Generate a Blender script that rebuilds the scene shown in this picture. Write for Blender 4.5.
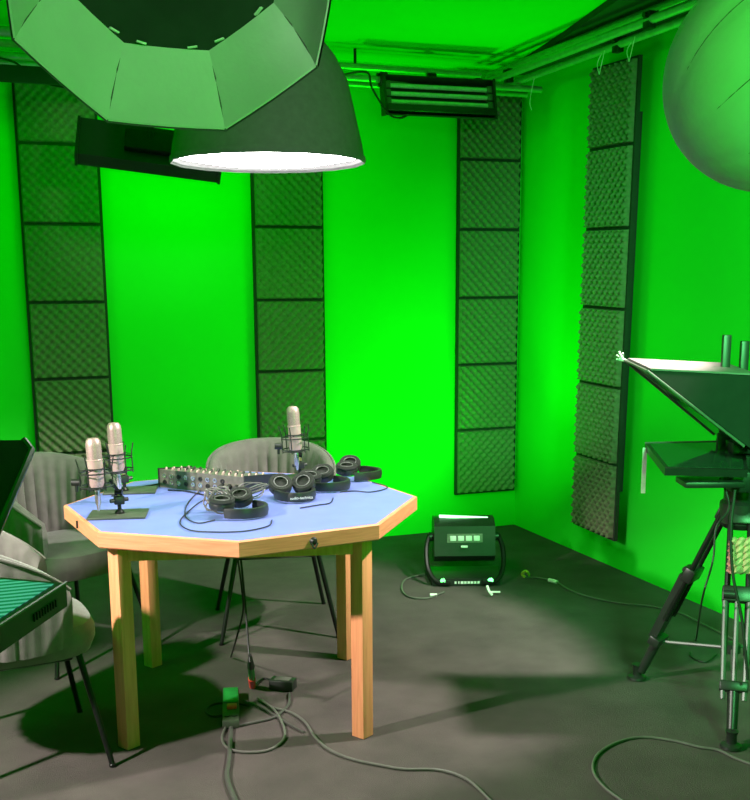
import bpy, bmesh, math, random
from mathutils import Vector, Matrix, noise
random.seed(7)
C = bpy.context.scene.collection
for o in list(bpy.data.objects): bpy.data.objects.remove(o)
R = math.radians; PI = math.pi
# ---------------------------------------------------------------- camera
F_PX, CY, PITCH, YAW, ROLL, EYE = 1079.6, 494.6, .1933, .3593, -.0061, 1.496
FW = Vector((math.sin(YAW)*math.cos(PITCH), math.cos(YAW)*math.cos(PITCH), -math.sin(PITCH)))
_r = Vector((math.cos(YAW), -math.sin(YAW), 0)); _u = _r.cross(FW)
RT = _r*math.cos(ROLL) + _u*math.sin(ROLL); UP = -_r*math.sin(ROLL) + _u*math.cos(ROLL)
O = Vector((0, 0, EYE))
cd = bpy.data.cameras.new('camera'); cam = bpy.data.objects.new('camera', cd); C.objects.link(cam)
cam.matrix_world = Matrix(((RT.x, UP.x, -FW.x, 0), (RT.y, UP.y, -FW.y, 0), (RT.z, UP.z, -FW.z, EYE), (0, 0, 0, 1)))
cd.sensor_fit = 'HORIZONTAL'; cd.sensor_width = 36; cd.lens = 36*F_PX/750; cd.shift_y = (CY-400)/750
cd.clip_start = .05; cd.clip_end = 60
bpy.context.scene.camera = cam
vs = bpy.context.scene.view_settings
vs.view_transform = 'Standard'; vs.look = 'None'; vs.gamma = 1; vs.use_curve_mapping = False
vs.exposure = 0.0
# ---------------------------------------------------------------- world and lights
w = bpy.data.worlds.new('world'); bpy.context.scene.world = w; w.use_nodes = True
w.node_tree.nodes['Background'].inputs[0].default_value = (.45, .5, .47, 1)
w.node_tree.nodes['Background'].inputs[1].default_value = .05
def light(name, kind, loc, target, power, col=(1, 1, 1), size=.3, size_y=None, spot=None, spread=None, blend=.15):
    d = bpy.data.lights.new(name, kind); d.energy = power; d.color = col
    if kind == 'AREA':
        d.size = size
        if size_y: d.shape = 'RECTANGLE'; d.size_y = size_y
        if spread: d.spread = spread
    else: d.shadow_soft_size = size
    if kind == 'SPOT': d.spot_size = spot; d.spot_blend = blend
    o = bpy.data.objects.new(name, d); C.objects.link(o); o.location = loc
    o.rotation_euler = (Vector(target)-Vector(loc)).to_track_quat('-Z', 'Y').to_euler()
    return o
light('key_spot_right', 'SPOT', (2.72, 2.95, 2.47), (.9, 4.2, 0), 520, (1, .91, .87), .05, spot=R(58), blend=.35)
light('key_light_left', 'SPOT', (-1.25, 2.75, 1.85), (.85, 3.2, 0), 500, (1, .90, .86), .05, spot=R(56), blend=.4)
light('added_shell_fill', 'SPOT', (1.0, .3, 2.15), (.97, 3.6, 2.06), 90, (1, .93, .95), .1, spot=R(15), blend=.6)  # added unseen spot that whitens the shell of the lit softbox
light('wash_right_wall', 'SPOT', (1.6, .2, 2.3), (3.12, 3.2, 1.05), 700, (.16, 1, .30), .25, spot=R(54), blend=.7)
light('soft_fill_front', 'AREA', (.6, .1, 2.3), (.6, 3.0, 2.15), 1.7, (1, .9, .95), .4, .3, spread=R(75))
light('floor_wash_beam', 'AREA', (2.30, 5.02, .34), (2.15, 6.2, 2.3), 16, (0, 1, 0), .30, .10)
light('fluorescent_wash', 'AREA', (1.0, 4.98, 2.18), (1.0, 5.9, 1.45), 10, (0, 1, 0), .55, .12)
light('green_wash_left', 'AREA', (-1.6, 3.6, 2.45), (.2, 5.9, 1.2), 30, (0, 1, 0), .6, .4)
light('added_green_fill', 'AREA', (1.0, -.9, 1.6), (1.9, 4.0, 3.1), 27, (0, 1, 0), .8, .5, spread=R(100))  # added unseen green area lamp, lifts the green on right wall and foreground
light('added_corner_spot', 'SPOT', (2.86, 5.70, .14), (2.0, 4.6, 2.69), 165, (0, 1, 0), .03, spot=R(88), blend=1)  # added bare green spot with no fixture, brightens ceiling and throws pipe shadows
# ---------------------------------------------------------------- pixel rays used to lay out the plan
def ray(px, py):
    d = FW*F_PX + RT*(px-375) + UP*(CY-py); return d/d.dot(FW)
def on_z(px, py, z=0.0): d = ray(px, py); return O + d*((z-EYE)/d.z)
def on_y(px, py, y): d = ray(px, py); return O + d*(y/d.y)
def on_x(px, py, x): d = ray(px, py); return O + d*(x/d.x)
def at_d(px, py, t): return O + ray(px, py)*t
# ---------------------------------------------------------------- materials
def mat(name, col, rough=.6, metal=0, var=.12, scale=30, bump=0, bscale=200, emit=0, alpha=None, trans=0, sheen=0):
    m = bpy.data.materials.new(name); m.use_nodes = True
    nt = m.node_tree; n = nt.nodes; b = n['Principled BSDF']; L = nt.links
    tc = n.new('ShaderNodeTexCoord')
    nz = n.new('ShaderNodeTexNoise'); nz.inputs['Scale'].default_value = scale; nz.inputs['Detail'].default_value = 5
    L.new(tc.outputs['Object'], nz.inputs['Vector'])
    rp = n.new('ShaderNodeValToRGB'); L.new(nz.outputs['Fac'], rp.inputs[0])
    lo = [c*(1-var) for c in col]; hi = [min(1, c*(1+var)) for c in col]
    rp.color_ramp.elements[0].position = .3; rp.color_ramp.elements[1].position = .7
    rp.color_ramp.elements[0].color = (*lo, 1); rp.color_ramp.elements[1].color = (*hi, 1)
    L.new(rp.outputs[0], b.inputs['Base Color'])
    b.inputs['Roughness'].default_value = rough; b.inputs['Metallic'].default_value = metal
    if sheen: b.inputs['Sheen Weight'].default_value = sheen; b.inputs['Sheen Roughness'].default_value = .4
    if trans: b.inputs['Transmission Weight'].default_value = trans
    if bump:
        z2 = n.new('ShaderNodeTexNoise'); z2.inputs['Scale'].default_value = bscale; z2.inputs['Detail'].default_value = 4
        L.new(tc.outputs['Object'], z2.inputs['Vector'])
        bp = n.new('ShaderNodeBump'); bp.inputs['Strength'].default_value = bump; bp.inputs['Distance'].default_value = .01
        L.new(z2.outputs['Fac'], bp.inputs['Height']); L.new(bp.outputs[0], b.inputs['Normal'])
    if emit:
        b.inputs['Emission Strength'].default_value = emit; L.new(rp.outputs[0], b.inputs['Emission Color'])
    return m
def fabric_translucent(name, col, tr=.5):
    m = mat(name, col, .8, var=.04, scale=9, bump=.15, bscale=60)
    nt = m.node_tree; n = nt.nodes; L = nt.links; b = n['Principled BSDF']; out = n['Material Output']
    t = n.new('ShaderNodeBsdfTranslucent'); t.inputs[0].default_value = (*col, 1)
    mx = n.new('ShaderNodeMixShader'); mx.inputs[0].default_value = tr
    L.new(b.outputs[0], mx.inputs[1]); L.new(t.outputs[0], mx.inputs[2]); L.new(mx.outputs[0], out.inputs[0])
    return m
def wood(name, col, axis='Z'):
    m = bpy.data.materials.new(name); m.use_nodes = True
    nt = m.node_tree; n = nt.nodes; b = n['Principled BSDF']; L = nt.links
    tc = n.new('ShaderNodeTexCoord'); mp = n.new('ShaderNodeMapping'); L.new(tc.outputs['Object'], mp.inputs[0])
    mp.inputs['Scale'].default_value = (40, 40, 3) if axis == 'Z' else (6, 6, 90)
    nz = n.new('ShaderNodeTexNoise'); nz.inputs['Scale'].default_value = 1.6; nz.inputs['Detail'].default_value = 6; nz.inputs['Distortion'].default_value = .6
    L.new(mp.outputs[0], nz.inputs['Vector'])
    rp = n.new('ShaderNodeValToRGB'); L.new(nz.outputs['Fac'], rp.inputs[0])
    rp.color_ramp.elements[0].position = .3; rp.color_ramp.elements[1].position = .72
    rp.color_ramp.elements[0].color = (col[0]*.78, col[1]*.72, col[2]*.66, 1); rp.color_ramp.elements[1].color = (*col, 1)
    L.new(rp.outputs[0], b.inputs['Base Color']); b.inputs['Roughness'].default_value = .42
    return m
M = dict(
    green=mat('green_screen_paint', (.004, .62, .012), .85, var=.03, scale=1.4, bump=.05, bscale=90),
    ceil=mat('green_ceiling_paint', (.0008, .62, .001), .9, var=.03, scale=2),
    rear=mat('rear_wall_paint', (.22, .26, .23), .9, var=.05, scale=2),
    foam=mat('charcoal_foam', (.18, .17, .115), .95, var=.15, scale=60, bump=.3, bscale=500),
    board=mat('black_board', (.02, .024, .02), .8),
    blue=mat('blue_laminate', (.165, .205, .57), .45, var=.05, scale=14),
    wood=wood('beech_edge', (.90, .34, .19), 'H'), woodleg=wood('beech_leg', (.88, .36, .18)),
    black=mat('black_plastic', (.018, .02, .018), .38), blackm=mat('black_metal', (.02, .022, .02), .3, .6),
    matte=mat('black_fabric', (.012, .015, .012), .9), shell=mat('softbox_shell_cloth', (.10, .095, .10), .8, var=.1, scale=40, bump=.2, bscale=300),
    dshell=mat('softbox_lining', (.02, .032, .026), .7, var=.2, scale=12),
    chrome=mat('steel', (.62, .62, .6), .25, .9), pipe=mat('painted_pipe', (.30, .42, .31), .35, .5),
    velvet=mat('grey_velvet', (.15, .135, .125), .85, var=.15, scale=22, sheen=.4, bump=.2, bscale=300),
    champ=mat('champagne_mic_body', (.62, .42, .40), .35, .35), grille=mat('mic_grille', (.46, .31, .30), .45, .5, var=.5, scale=700),
    white=mat('white_plastic', (.8, .8, .78), .5), beige=mat('beige_rope', (.66, .32, .24), .9, var=.3, scale=60),
    cable=mat('grey_cable', (.065, .063, .058), .45), lcable=mat('light_grey_cable', (.12, .115, .105), .4), bcable=mat('black_cable', (.012, .012, .012), .5),
    panel=mat('mixer_panel', (.13, .115, .10), .45, var=.25, scale=60), glass=mat('smoked_glass', (.02, .05, .03), .08),
    pinkc=mat('pale_hood_cloth', (.24, .175, .19), .8), lidg=mat('green_lid', (.02, .25, .05), .4), red=mat('red_switch', (.75, .05, .03), .4),
    yellow=mat('yellow_tag', (.75, .65, .08), .5), fabric=fabric_translucent('white_softbox_cloth', (.70, .72, .70), .12),
    lantern=fabric_translucent('white_lantern_cloth', (.72, .74, .71), .12),
    glow=mat('lit_diffuser', (1, .97, .94), .6, var=.01, emit=16), strip=mat('lit_led_strip', (.45, 1, .55), .5, var=.01, emit=2.2),
    gmetal=mat('grey_metal_tube', (.10, .105, .10), .4, .2),
    tube=mat('fluorescent_tube', (.55, .62, .58), .25), plate=mat('dark_steel_plate', (.07, .085, .06), .5, .3),
)
# carpet: dark grey pile
def carpet():
    m = mat('dark_grey_carpet', (.088, .070, .066), .97, var=.22, scale=5, bump=.8, bscale=420)
    return m
M['floor'] = carpet()
def screen_mat():
    m = bpy.data.materials.new('prompter_screen'); m.use_nodes = True
    nt = m.node_tree; n = nt.nodes; b = n['Principled BSDF']; L = nt.links
    tc = n.new('ShaderNodeTexCoord'); wv = n.new('ShaderNodeTexWave'); wv.bands_direction = 'Y'
    wv.inputs['Scale'].default_value = 14; wv.inputs['Distortion'].default_value = .4
    L.new(tc.outputs['Object'], wv.inputs[0])
    rp = n.new('ShaderNodeValToRGB'); L.new(wv.outputs['Fac'], rp.inputs[0])
    rp.color_ramp.elements[0].position = .35; rp.color_ramp.elements[1].position = .75
    rp.color_ramp.elements[0].color = (.01, .18, .10, 1); rp.color_ramp.elements[1].color = (.10, .55, .36, 1)
    L.new(rp.outputs[0], b.inputs['Emission Color']); b.inputs['Emission Strength'].default_value = .75
    b.inputs['Base Color'].default_value = (.01, .02, .015, 1); b.inputs['Roughness'].default_value = .2
    return m
M['screen'] = screen_mat()
# ---------------------------------------------------------------- mesh helpers
def catmull(pts, n=6, closed=False):
    P = [Vector(p) for p in pts]; out = []; N = len(P)
    rng = N if closed else N-1
    for i in range(rng):
        p1, p2 = P[i], P[(i+1) % N]
        p0 = P[i-1] if (closed or i > 0) else p1*2-p2
        p3 = P[(i+2) % N] if (closed or i+2 < N) else p2*2-p1
        for k in range(n):
            t = k/n
            out.append(.5*((2*p1) + (p2-p0)*t + (2*p0-5*p1+4*p2-p3)*t*t + (3*p1-p0-3*p2+p3)*t**3))
    if not closed: out.append(P[-1])
    return out
def frame_from(z, x=None):
    z = Vector(z).normalized(); x = Vector(x) if x else (Vector((1, 0, 0)) if abs(z.x) < .9 else Vector((0, 1, 0)))
    x = (x - z*x.dot(z)).normalized(); y = z.cross(x)
    return Matrix(((x.x, y.x, z.x), (x.y, y.y, z.y), (x.z, y.z, z.z)))
class MB:
    def __init__(s): s.b = bmesh.new()
    def box(s, c, d, rot=None, bev=0):
        b = bmesh.new(); bmesh.ops.create_cube(b, size=1)
        for v in b.verts: v.co = Vector((v.co.x*d[0], v.co.y*d[1], v.co.z*d[2]))
        if bev: bmesh.ops.bevel(b, geom=list(b.edges), offset=bev, segments=2, affect='EDGES', profile=.5)
        m = (rot.to_4x4() if isinstance(rot, Matrix) else Matrix.Rotation(rot or 0, 4, 'Z'))
        for v in b.verts: v.co = m @ v.co + Vector(c)
        s.add(b); return s
    def add(s, b):
        me = bpy.data.meshes.new('t'); b.to_mesh(me); b.free(); s.b.from_mesh(me); bpy.data.meshes.remove(me)
    def loft(s, rings, cap=True, close=False):
        vs_ = [[s.b.verts.new(p) for p in r] for r in rings]
        n = len(vs_[0]); k = len(vs_)
        for i in range(k if close else k-1):
            a, c = vs_[i], vs_[(i+1) % k]
            for j in range(n): s.b.faces.new((a[j], a[(j+1) % n], c[(j+1) % n], c[j]))
        if cap and not close:
            s.b.faces.new(vs_[0][::-1]); s.b.faces.new(vs_[-1])
        return s
    def tube(s, pts, r, seg=8, closed=False, smooth=0, r1=None):
        P = catmull(pts, smooth, closed) if smooth else [Vector(p) for p in pts]
        N = len(P); rings = []; up = None
        for i, p in enumerate(P):
            if closed: t = P[(i+1) % N]-P[i-1]
            else: t = P[min(i+1, N-1)]-P[max(i-1, 0)]
            if t.length < 1e-9: t = Vector((0, 0, 1))
            t.normalize()
            if up is None: up = Vector((0, 0, 1)) if abs(t.z) < .9 else Vector((1, 0, 0))
            up = (up - t*up.dot(t)); up = up.normalized() if up.length > 1e-6 else Vector((1, 0, 0)); bi = t.cross(up)
            rr = r if r1 is None else r+(r1-r)*i/(N-1)
            rings.append([p+(up*math.cos(a)+bi*math.sin(a))*rr for a in (2*PI*k/seg for k in range(seg))])
        return s.loft(rings, close=closed)
    def cyl(s, a, b, r, r1=None, seg=16): return s.tube([a, b], r, seg, r1=(r if r1 is None else r1))
    def lathe(s, prof, org=(0, 0, 0), axis=(0, 0, 1), seg=24, cap=True, x=None, ph=0):
        m = frame_from(axis, x); o = Vector(org)
        return s.loft([[o+m @ Vector((r*math.cos(ph+2*PI*k/seg), r*math.sin(ph+2*PI*k/seg), z)) for k in range(seg)] for r, z in prof], cap)
    def prism(s, poly, off):
        off = Vector(off); P = [Vector(p) for p in poly]
        return s.loft([P, [p+off for p in P]])
    def grid(s, fn, nu, nv):
        V = [[s.b.verts.new(fn(u/nu, v/nv)) for v in range(nv+1)] for u in range(nu+1)]
        for i in range(nu):
            for j in range(nv): s.b.faces.new((V[i][j], V[i+1][j], V[i+1][j+1], V[i][j+1]))
        return s
    def build(s, name, m, parent=None, local=False, smooth=True, origin=None, angle=35):
        bmesh.ops.recalc_face_normals(s.b, faces=list(s.b.faces))
        if not local:
            if parent:
                inv = parent.matrix_basis.inverted()
                q = parent.parent
                mats = [parent.matrix_basis]
                while q: mats.append(q.matrix_basis); q = q.parent
                mw = Matrix.Identity(4)
                for k in reversed(mats): mw = mw @ k
                s.b.transform(mw.inverted())
            else:
                if origin is None:
                    xs = [v.co for v in s.b.verts]
                    origin = Vector(((min(v.x for v in xs)+max(v.x for v in xs))/2, (min(v.y for v in xs)+max(v.y for v in xs))/2, min(v.z for v in xs)))
                s.b.transform(Matrix.Translation(-Vector(origin)))
        me = bpy.data.meshes.new(name); s.b.to_mesh(me); s.b.free()
        me.materials.append(M[m] if isinstance(m, str) else m)
        if smooth:
            for p in me.polygons: p.use_smooth = True
            try: me.set_sharp_from_angle(angle=R(angle))
            except Exception: pass
        o = bpy.data.objects.new(name, me); C.objects.link(o)
        if parent: o.parent = parent
        elif not local and origin is not None: o.location = origin
        return o
def tag(o, label, cat, group=None, kind=None):
    o['label'] = label; o['category'] = cat
    if group: o['group'] = group
    if kind: o['kind'] = kind
    return o
def thing(name, label, cat, loc=(0, 0, 0), rz=0, group=None, rot=None):
    o = bpy.data.objects.new(name, None); C.objects.link(o)
    o.empty_display_size = .05
    mb = Matrix.Translation(Vector(loc)) @ (rot.to_4x4() if rot else Matrix.Rotation(rz, 4, 'Z'))
    o.matrix_basis = mb
    return tag(o, label, cat, group)
def copy_tree(o, parent=None):
    c = o.copy(); C.objects.link(c); c.parent = parent
    for ch in [x for x in bpy.data.objects if x.parent == o]: copy_tree(ch, c)
    return c
def structure(o): o['kind'] = 'structure'; return o
# ---------------------------------------------------------------- room shell
XL, XR, YF, YB, ZC = -2.6, 3.154, -1.6, 5.902, 2.69
structure(MB().box(((XL+XR)/2, (YF+YB)/2, -.05), (XR-XL+.4, YB-YF+.4, .1)).build('floor', 'floor', smooth=False))
structure(MB().box(((XL+XR)/2, (YF+YB)/2, ZC+.05), (XR-XL+.4, YB-YF+.4, .1)).build('ceiling', 'ceil', smooth=False))
structure(MB().box(((XL+XR)/2, YB+.05, ZC/2), (XR-XL+.2, .1, ZC)).build('wall_back', 'green', smooth=False))
structure(MB().box((XR+.05, (YF+YB)/2-.001, ZC/2), (.1, YB-YF, ZC)).build('wall_right', 'green', smooth=False))
structure(MB().box((XL-.05, (YF+YB)/2-.001, ZC/2), (.1, YB-YF, ZC)).build('wall_left', 'green', smooth=False))
structure(MB().box(((XL+XR)/2, YF-.05, ZC/2), (XR-XL+.2, .1, ZC)).build('wall_front', 'rear', smooth=False))
structure(MB().prism([(2.52, 3.4, ZC-.001), (2.70, 4.3, ZC-.001), (2.83, 4.9, ZC-.001), (3.0, 5.80, ZC-.001), (XR-.001, 5.80, ZC-.001), (XR-.001, 3.4, ZC-.001)], (0, 0, -.03)).build('shade_board_1', 'board', smooth=False))  # added black board, shaped to stand in for a triangle of ceiling shade
# ---------------------------------------------------------------- acoustic foam columns
TP = .3922
def foam_mesh(variant):
    n = 75; N = 15
    S = TP-.012
    def h(u, v):
        e = (2 if 0 < u < 1 and 0 < v < 1 else 0)
        if not e: return 0
        a, b_ = u*N*PI*2/1, v*N*PI*2/1
        a, b_ = u*N*PI, v*N*PI
        z = .5+.5*math.cos(a)*math.cos(b_) if variant == 0 else   .5+.42*math.cos(a)*math.cos(b_)+.08*math.cos(a+(b_ if variant == 1 else -b_))
        return .014+.027*z
    m = MB(); m.grid(lambda u, v: Vector(((u-.5)*S, -h(u, v), (v-.5)*S)), n, n)
    return m
protos = []
for i in range(3):
    o = foam_mesh(i).build('foam_tile', 'foam', local=True, smooth=True, angle=80)
    protos.append(o.data); bpy.data.objects.remove(o)
def column(loc, rz, nt, label, seq, tilt=0, zb=.232, rot=None):
    t = thing('acoustic_panel', label, 'acoustic foam panel', loc, rz, 'columns of square egg-crate foam tiles on the green walls')
    if tilt: t.matrix_basis = t.matrix_basis @ Matrix.Rotation(tilt, 4, 'Y')
    MB().box((0, -.008, nt*TP/2), (TP+.012, .02, nt*TP+.01)).build('backing_board', 'board', t, local=True, smooth=False)
    if tilt: MB().box((0, .036, nt*TP*.5), (.24, .075, nt*TP*.8)).build('wall_batten', 'board', t, local=True, smooth=False)
    for k in range(nt):
        f = bpy.data.objects.new('foam_tile', protos[seq[k % len(seq)]]); C.objects.link(f); f.parent = t
        f.location = (random.uniform(-.002, .002), -.012, (k+.5)*TP); f.rotation_euler = (0, random.uniform(-.006, .006), 0)
    return t
column((.314+TP/2, YB-.02, .232), 0, 6, 'leftmost column of dark foam tiles, behind the two paired microphones', [1, 1, 2, 2, 1, 1])
column((1.509+TP/2, YB-.02, .232), 0, 6, 'column of dark foam tiles on the back wall, below the lit softbox', [0, 0, 2, 1, 1, 0])
column((2.731+TP/2, YB-.02, .232), 0, 6, 'column of dark foam tiles on the back wall, beside the room corner', [2, 1, 0, 1, 1, 1])
column((XR-.075, 4.845, .19), -PI/2, 6, 'column of foam tiles standing proud of the right wall, leaning slightly', [0, 1, 0, 0, 2, 1], tilt=R(1.4))
# ---------------------------------------------------------------- ceiling pipe grid
def clampv(mb, p, r=.03):
    p = Vector(p); mb.box(p, (.035, .05, .07), bev=.004); mb.cyl(p+Vector((-.03, 0, .02)), p+Vector((.03, 0, .02)), .012, seg=8); mb.cyl(p+Vector((0, 0, .02)), p+Vector((0, -.06, .02)), .007, seg=8)
def pipe_thing(name, label, pts, r, hang, clamps):
    c = sum((Vector(p) for p in pts[0]), Vector())/len(pts[0])
    t = thing(name, label, 'ceiling pipe rig', (c.x, c.y, c.z), 0, None)
    for a, b in pts: MB().cyl(a, b, r, seg=12).build('pipe', 'pipe', t)
    for p in hang: MB().cyl(p, (p[0], p[1], ZC-.002), .008, seg=8).build('hanger_rod', 'blackm', t)
    for p in clamps:
        m = MB(); clampv(m, p); m.build('clamp', 'blackm', t)
    return t
pipe_thing('pipe_rig', 'pair of green-lit pipes under the ceiling along the back wall', [((XL+.1, 5.50, 2.53), (3.05, 5.50, 2.53)), ((XL+.1, 5.66, 2.53), (3.05, 5.66, 2.53)), ((XL+.1, 5.58, 2.60), (2.72, 5.58, 2.60))], .017,
           [(-.6, 5.58, 2.6), (.2, 5.58, 2.6), (2.0, 5.58, 2.6)], [(.12, 5.50, 2.53), (2.12, 5.50, 2.53), (2.66, 5.50, 2.53)])
pipe_thing('pipe_rig', 'pair of green-lit pipes under the ceiling along the right wall', [((2.92, 1.2, 2.57), (2.92, 5.75, 2.57)), ((2.78, 1.2, 2.57), (2.78, 5.75, 2.57)), ((2.85, 1.2, 2.63), (2.85, 5.75, 2.63))], .019,
           [(2.85, 4.62, 2.63), (2.85, 3.4, 2.63)], [(2.92, 4.55, 2.57), (2.78, 4.1, 2.57), (2.80, 5.40, 2.57), (2.92, 3.9, 2.57)])
# cross pieces
tag(MB().cyl((-2.4, 4.85, 2.50), (.62, 4.85, 2.50), .02, seg=12).build('ceiling_pipe', 'pipe'), 'short green-lit pipe crossing at the top left corner of the view', 'pipe')
tag(MB().box((-.5, 5.2, 2.40), (2.4, .03, .07), bev=.004).build('ceiling_rail', 'board'), 'flat dark rail over the foam column behind the paired microphones', 'rail')
# string ties on the right-hand pipes
for (px, py, lab) in ((600, 52, 'twisted white tie tails hanging from the right pipes over the foam column, left of two'), (630, 38, 'twisted white tie tails hanging from the right pipes over the foam column, right of two'), (532, 90, 'single pale cable tie hanging from the pipes in the room corner')):
    p = on_x(px, py, 2.90)
    m = MB(); m.tube([Vector((2.915, p.y, 2.565)), p+Vector((.0, .02, -.05)), p+Vector((0, .0, -.10))], .0022, 5, smooth=4)
    if px != 532: m.tube([p+Vector((0, -.04, 0)), p+Vector((0, -.02, -.05)), p+Vector((0, .0, -.10))], .0022, 5, smooth=4)
    tag(m.build('cable_tie', 'white'), lab, 'cable tie')
# ---------------------------------------------------------------- fluorescent fixtures
def fixture(label, c, rx, rz, Lh=.60, facing=1):
    rot = Matrix.Rotation(rz, 3, 'Z') @ Matrix.Rotation(rx, 3, 'X')
    t = thing('fluorescent_fixture', label, 'light fixture', c, rot=rot, group='open fluorescent tube fixtures')
    m = MB(); m.box((0, .055, 0), (Lh, .012, .17)); 
    m.prism([(-Lh/2, .06, .085), (-Lh/2, .0, .105), (-Lh/2, -.004, .10), (-Lh/2, .05, .08)], (Lh, 0, 0))
    m.prism([(-Lh/2, .06, -.085), (-Lh/2, .0, -.105), (-Lh/2, -.004, -.10), (-Lh/2, .05, -.08)], (Lh, 0, 0))
    m.build('housing', 'black', t, local=True)
    for s in (-1, 1):
        MB().prism([(s*Lh/2, .065, .09), (s*Lh/2, -.006, .108), (s*Lh/2, -.006, -.108), (s*Lh/2, .065, -.09)], (s*.012, 0, 0)).build('end_cap', 'black', t, local=True)
    MB().box((0, .012, -.067), (Lh, .05, .036), bev=.004).build('lower_visor', 'black', t, local=True)
    for k in range(3):
        z = -.026+.042*k
        MB().cyl((-Lh/2+.02, .025, z), (Lh/2-.02, .025, z), .0125, seg=12).build('tube', 'tube', t, local=True)
        [MB().box((sx*(Lh/2-.015), .025, z), (.03, .034, .034), bev=.003).build('socket', 'lcable', t, local=True) for sx in (-1, 1)]
    m = MB(); m.box((0, .075, 0), (.22, .05, .09), bev=.006); m.cyl((0, .09, 0), (0, .12, .13), .012, seg=10); m.box((0, .12, .14), (.05, .05, .05), bev=.006)
    m.build('mount', 'blackm', t, local=True)
    return t
fx = fixture('open four-tube fixture with pale unlit tubes showing, hung under the pipes on the back wall', on_y(441, 97, 5.42), R(-12), R(-3), .60)
LFP = at_d(150, 152, 4.75)
lf = fixture('dark backed tube fixture facing the wall, hanging left of the lit softbox', LFP, R(24), PI-R(8), .60)
lf.matrix_basis = Matrix.Translation(LFP) @ Matrix.Rotation(R(7), 4, FW) @ Matrix.Translation(-LFP) @ lf.matrix_basis
MB().cyl(LFP+Vector((0, -.10, .12)), (LFP.x, LFP.y-.10, ZC-.001), .012, seg=10).build('hanging_rod', 'blackm', lf)
m = MB(); m.tube([(1.86, 5.51, 2.53), on_y(366, 72, 5.44), on_y(372, 88, 5.4), on_y(388, 113, 5.4), on_y(400, 118, 5.4), on_y(412, 112, 5.45)], .006, 6, smooth=6)
tag(m.build('power_cable', 'bcable'), 'black cable drooping beside the fixture with the pale tubes', 'cable')
m = MB(); m.tube([(.14, 5.49, 2.53), on_y(8, 60, 5.47), on_y(20, 66, 5.4), on_y(34, 78, 5.4), on_y(48, 84, 5.4), on_y(80, 90, 5.3)], .005, 6, smooth=6)
tag(m.build('power_cable', 'bcable'), 'thin cable drooping from the pipes in the top left corner', 'cable')
# ---------------------------------------------------------------- lit softbox over the table
SB = at_d(268, 160, 3.72)
t = thing('softbox', 'dark grey softbox with its white diffuser lit, hanging over the blue table', 'softbox', SB)
prof = [(.333, 0), (.326, .05), (.31, .12), (.278, .26), (.237, .34), (.206, .378), (.12, .42), (.07, .43)]
def octa(prof, n, ph, sub=1): return [[Vector((r*math.cos(ph+2*PI*k/n), r*math.sin(ph+2*PI*k/n), z)) for k in range(n)] for r, z in prof]
m = MB(); m.loft(octa(prof, 16, .1)+octa([(a-.006, b-.004) for a, b in prof[::-1]], 16, .1), cap=False, close=True); m.build('shell', 'shell', t, local=True, angle=50)
m = MB(); m.loft(octa([(.322, .012), (.29, .006), (.22, -.006), (.12, -.014), (.03, -.017)], 16, .1)); m.build('diffuser', 'glow', t, local=True)
m = MB(); m.loft(octa([(.336, .012), (.338, -.004), (.334, -.012), (.328, -.004), (.328, .012)], 16, .1), cap=False, close=True); m.build('rim_binding', 'shell', t, local=True)
m = MB(); m.cyl((0, 0, .43), (0, 0, .50), .085, seg=20); m.box((0, 0, .56), (.12, .2, .12), bev=.01); m.cyl((0, 0, .6), (0, 0, ZC-SB.z-.005), .015); m.build('lamp_head', 'black', t, local=True)
# ---------------------------------------------------------------- unlit octagonal softbox near the camera
OB = at_d(172, -4, 2.2)
vd = (OB-O); vh = Vector((vd.x, vd.y, 0)).normalized()
nrm = (-vh*math.cos(R(46))+Vector((0, 0, -1))*math.sin(R(46))).normalized()
rot = frame_from(nrm, Vector((vh.y, -vh.x, 0)))
t = thing('softbox', 'large unlit octagonal softbox with a white cloth skirt, top left of the view', 'softbox', OB, rot=rot)
t.matrix_basis = t.matrix_basis @ Matrix.Rotation(R(-4), 4, 'Z')
def oct8(prof, wob=0):
    rings = []
    for r, z in prof:
        ring = []
        for k in range(8):
            for s in range(4):
                a0, a1 = PI/8+k*PI/4, PI/8+(k+1)*PI/4
                p = Vector((math.cos(a0), math.sin(a0), 0)).lerp(Vector((math.cos(a1), math.sin(a1), 0)), s/4)*r
                bul = 1+.012*math.sin(PI*s/4)
                ring.append(Vector((p.x*bul, p.y*bul, z)))
        rings.append(ring)
    return rings
m = MB(); m.loft(oct8([(.345, .0), (.325, -.05), (.295, -.11), (.255, -.165), (.250, -.165), (.290, -.115), (.322, -.055), (.341, -.002)]), cap=False, close=True); m.build('skirt', 'fabric', t, local=True, angle=22)
m = MB(); m.loft(oct8([(.252, -.165), (.20, -.24), (.12, -.29), (.05, -.30)])); m.build('inner_lining', 'dshell', t, local=True)
m = MB(); m.loft(oct8([(.349, .002), (.347, -.06), (.32, -.16), (.24, -.28), (.13, -.35), (.10, -.36), (.12, -.34), (.23, -.275), (.31, -.16), (.346, -.06)]), cap=False, close=True)
m.build('shell', 'shell', t, local=True)
for k in range(8):
    a = PI/8+k*PI/4; c0, s0 = math.cos(a), math.sin(a)
    m = MB(); m.tube([(.346*c0, .346*s0, .003), (.326*c0, .326*s0, -.048), (.296*c0, .296*s0, -.108), (.256*c0, .256*s0, -.163)], .0022, 6); m.build('seam', 'shell', t, local=True)
for k in range(8):
    for da in (-.28, .28):
        a = PI/4*k+da*.9; rr = .248*math.cos(PI/8)/math.cos(da*.9)
        m = MB(); m.box((0, 0, 0), (.022, .004, .03)); b = m.b
        b.transform(Matrix.Translation((rr*math.cos(a)*1.0, rr*math.sin(a)*1.0, -.168)) @ Matrix.Rotation(a+PI/2, 4, 'Z') @ Matrix.Rotation(R(-40), 4, 'X'))
        m.build('fastening_tab', 'white', t, local=True)
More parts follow.
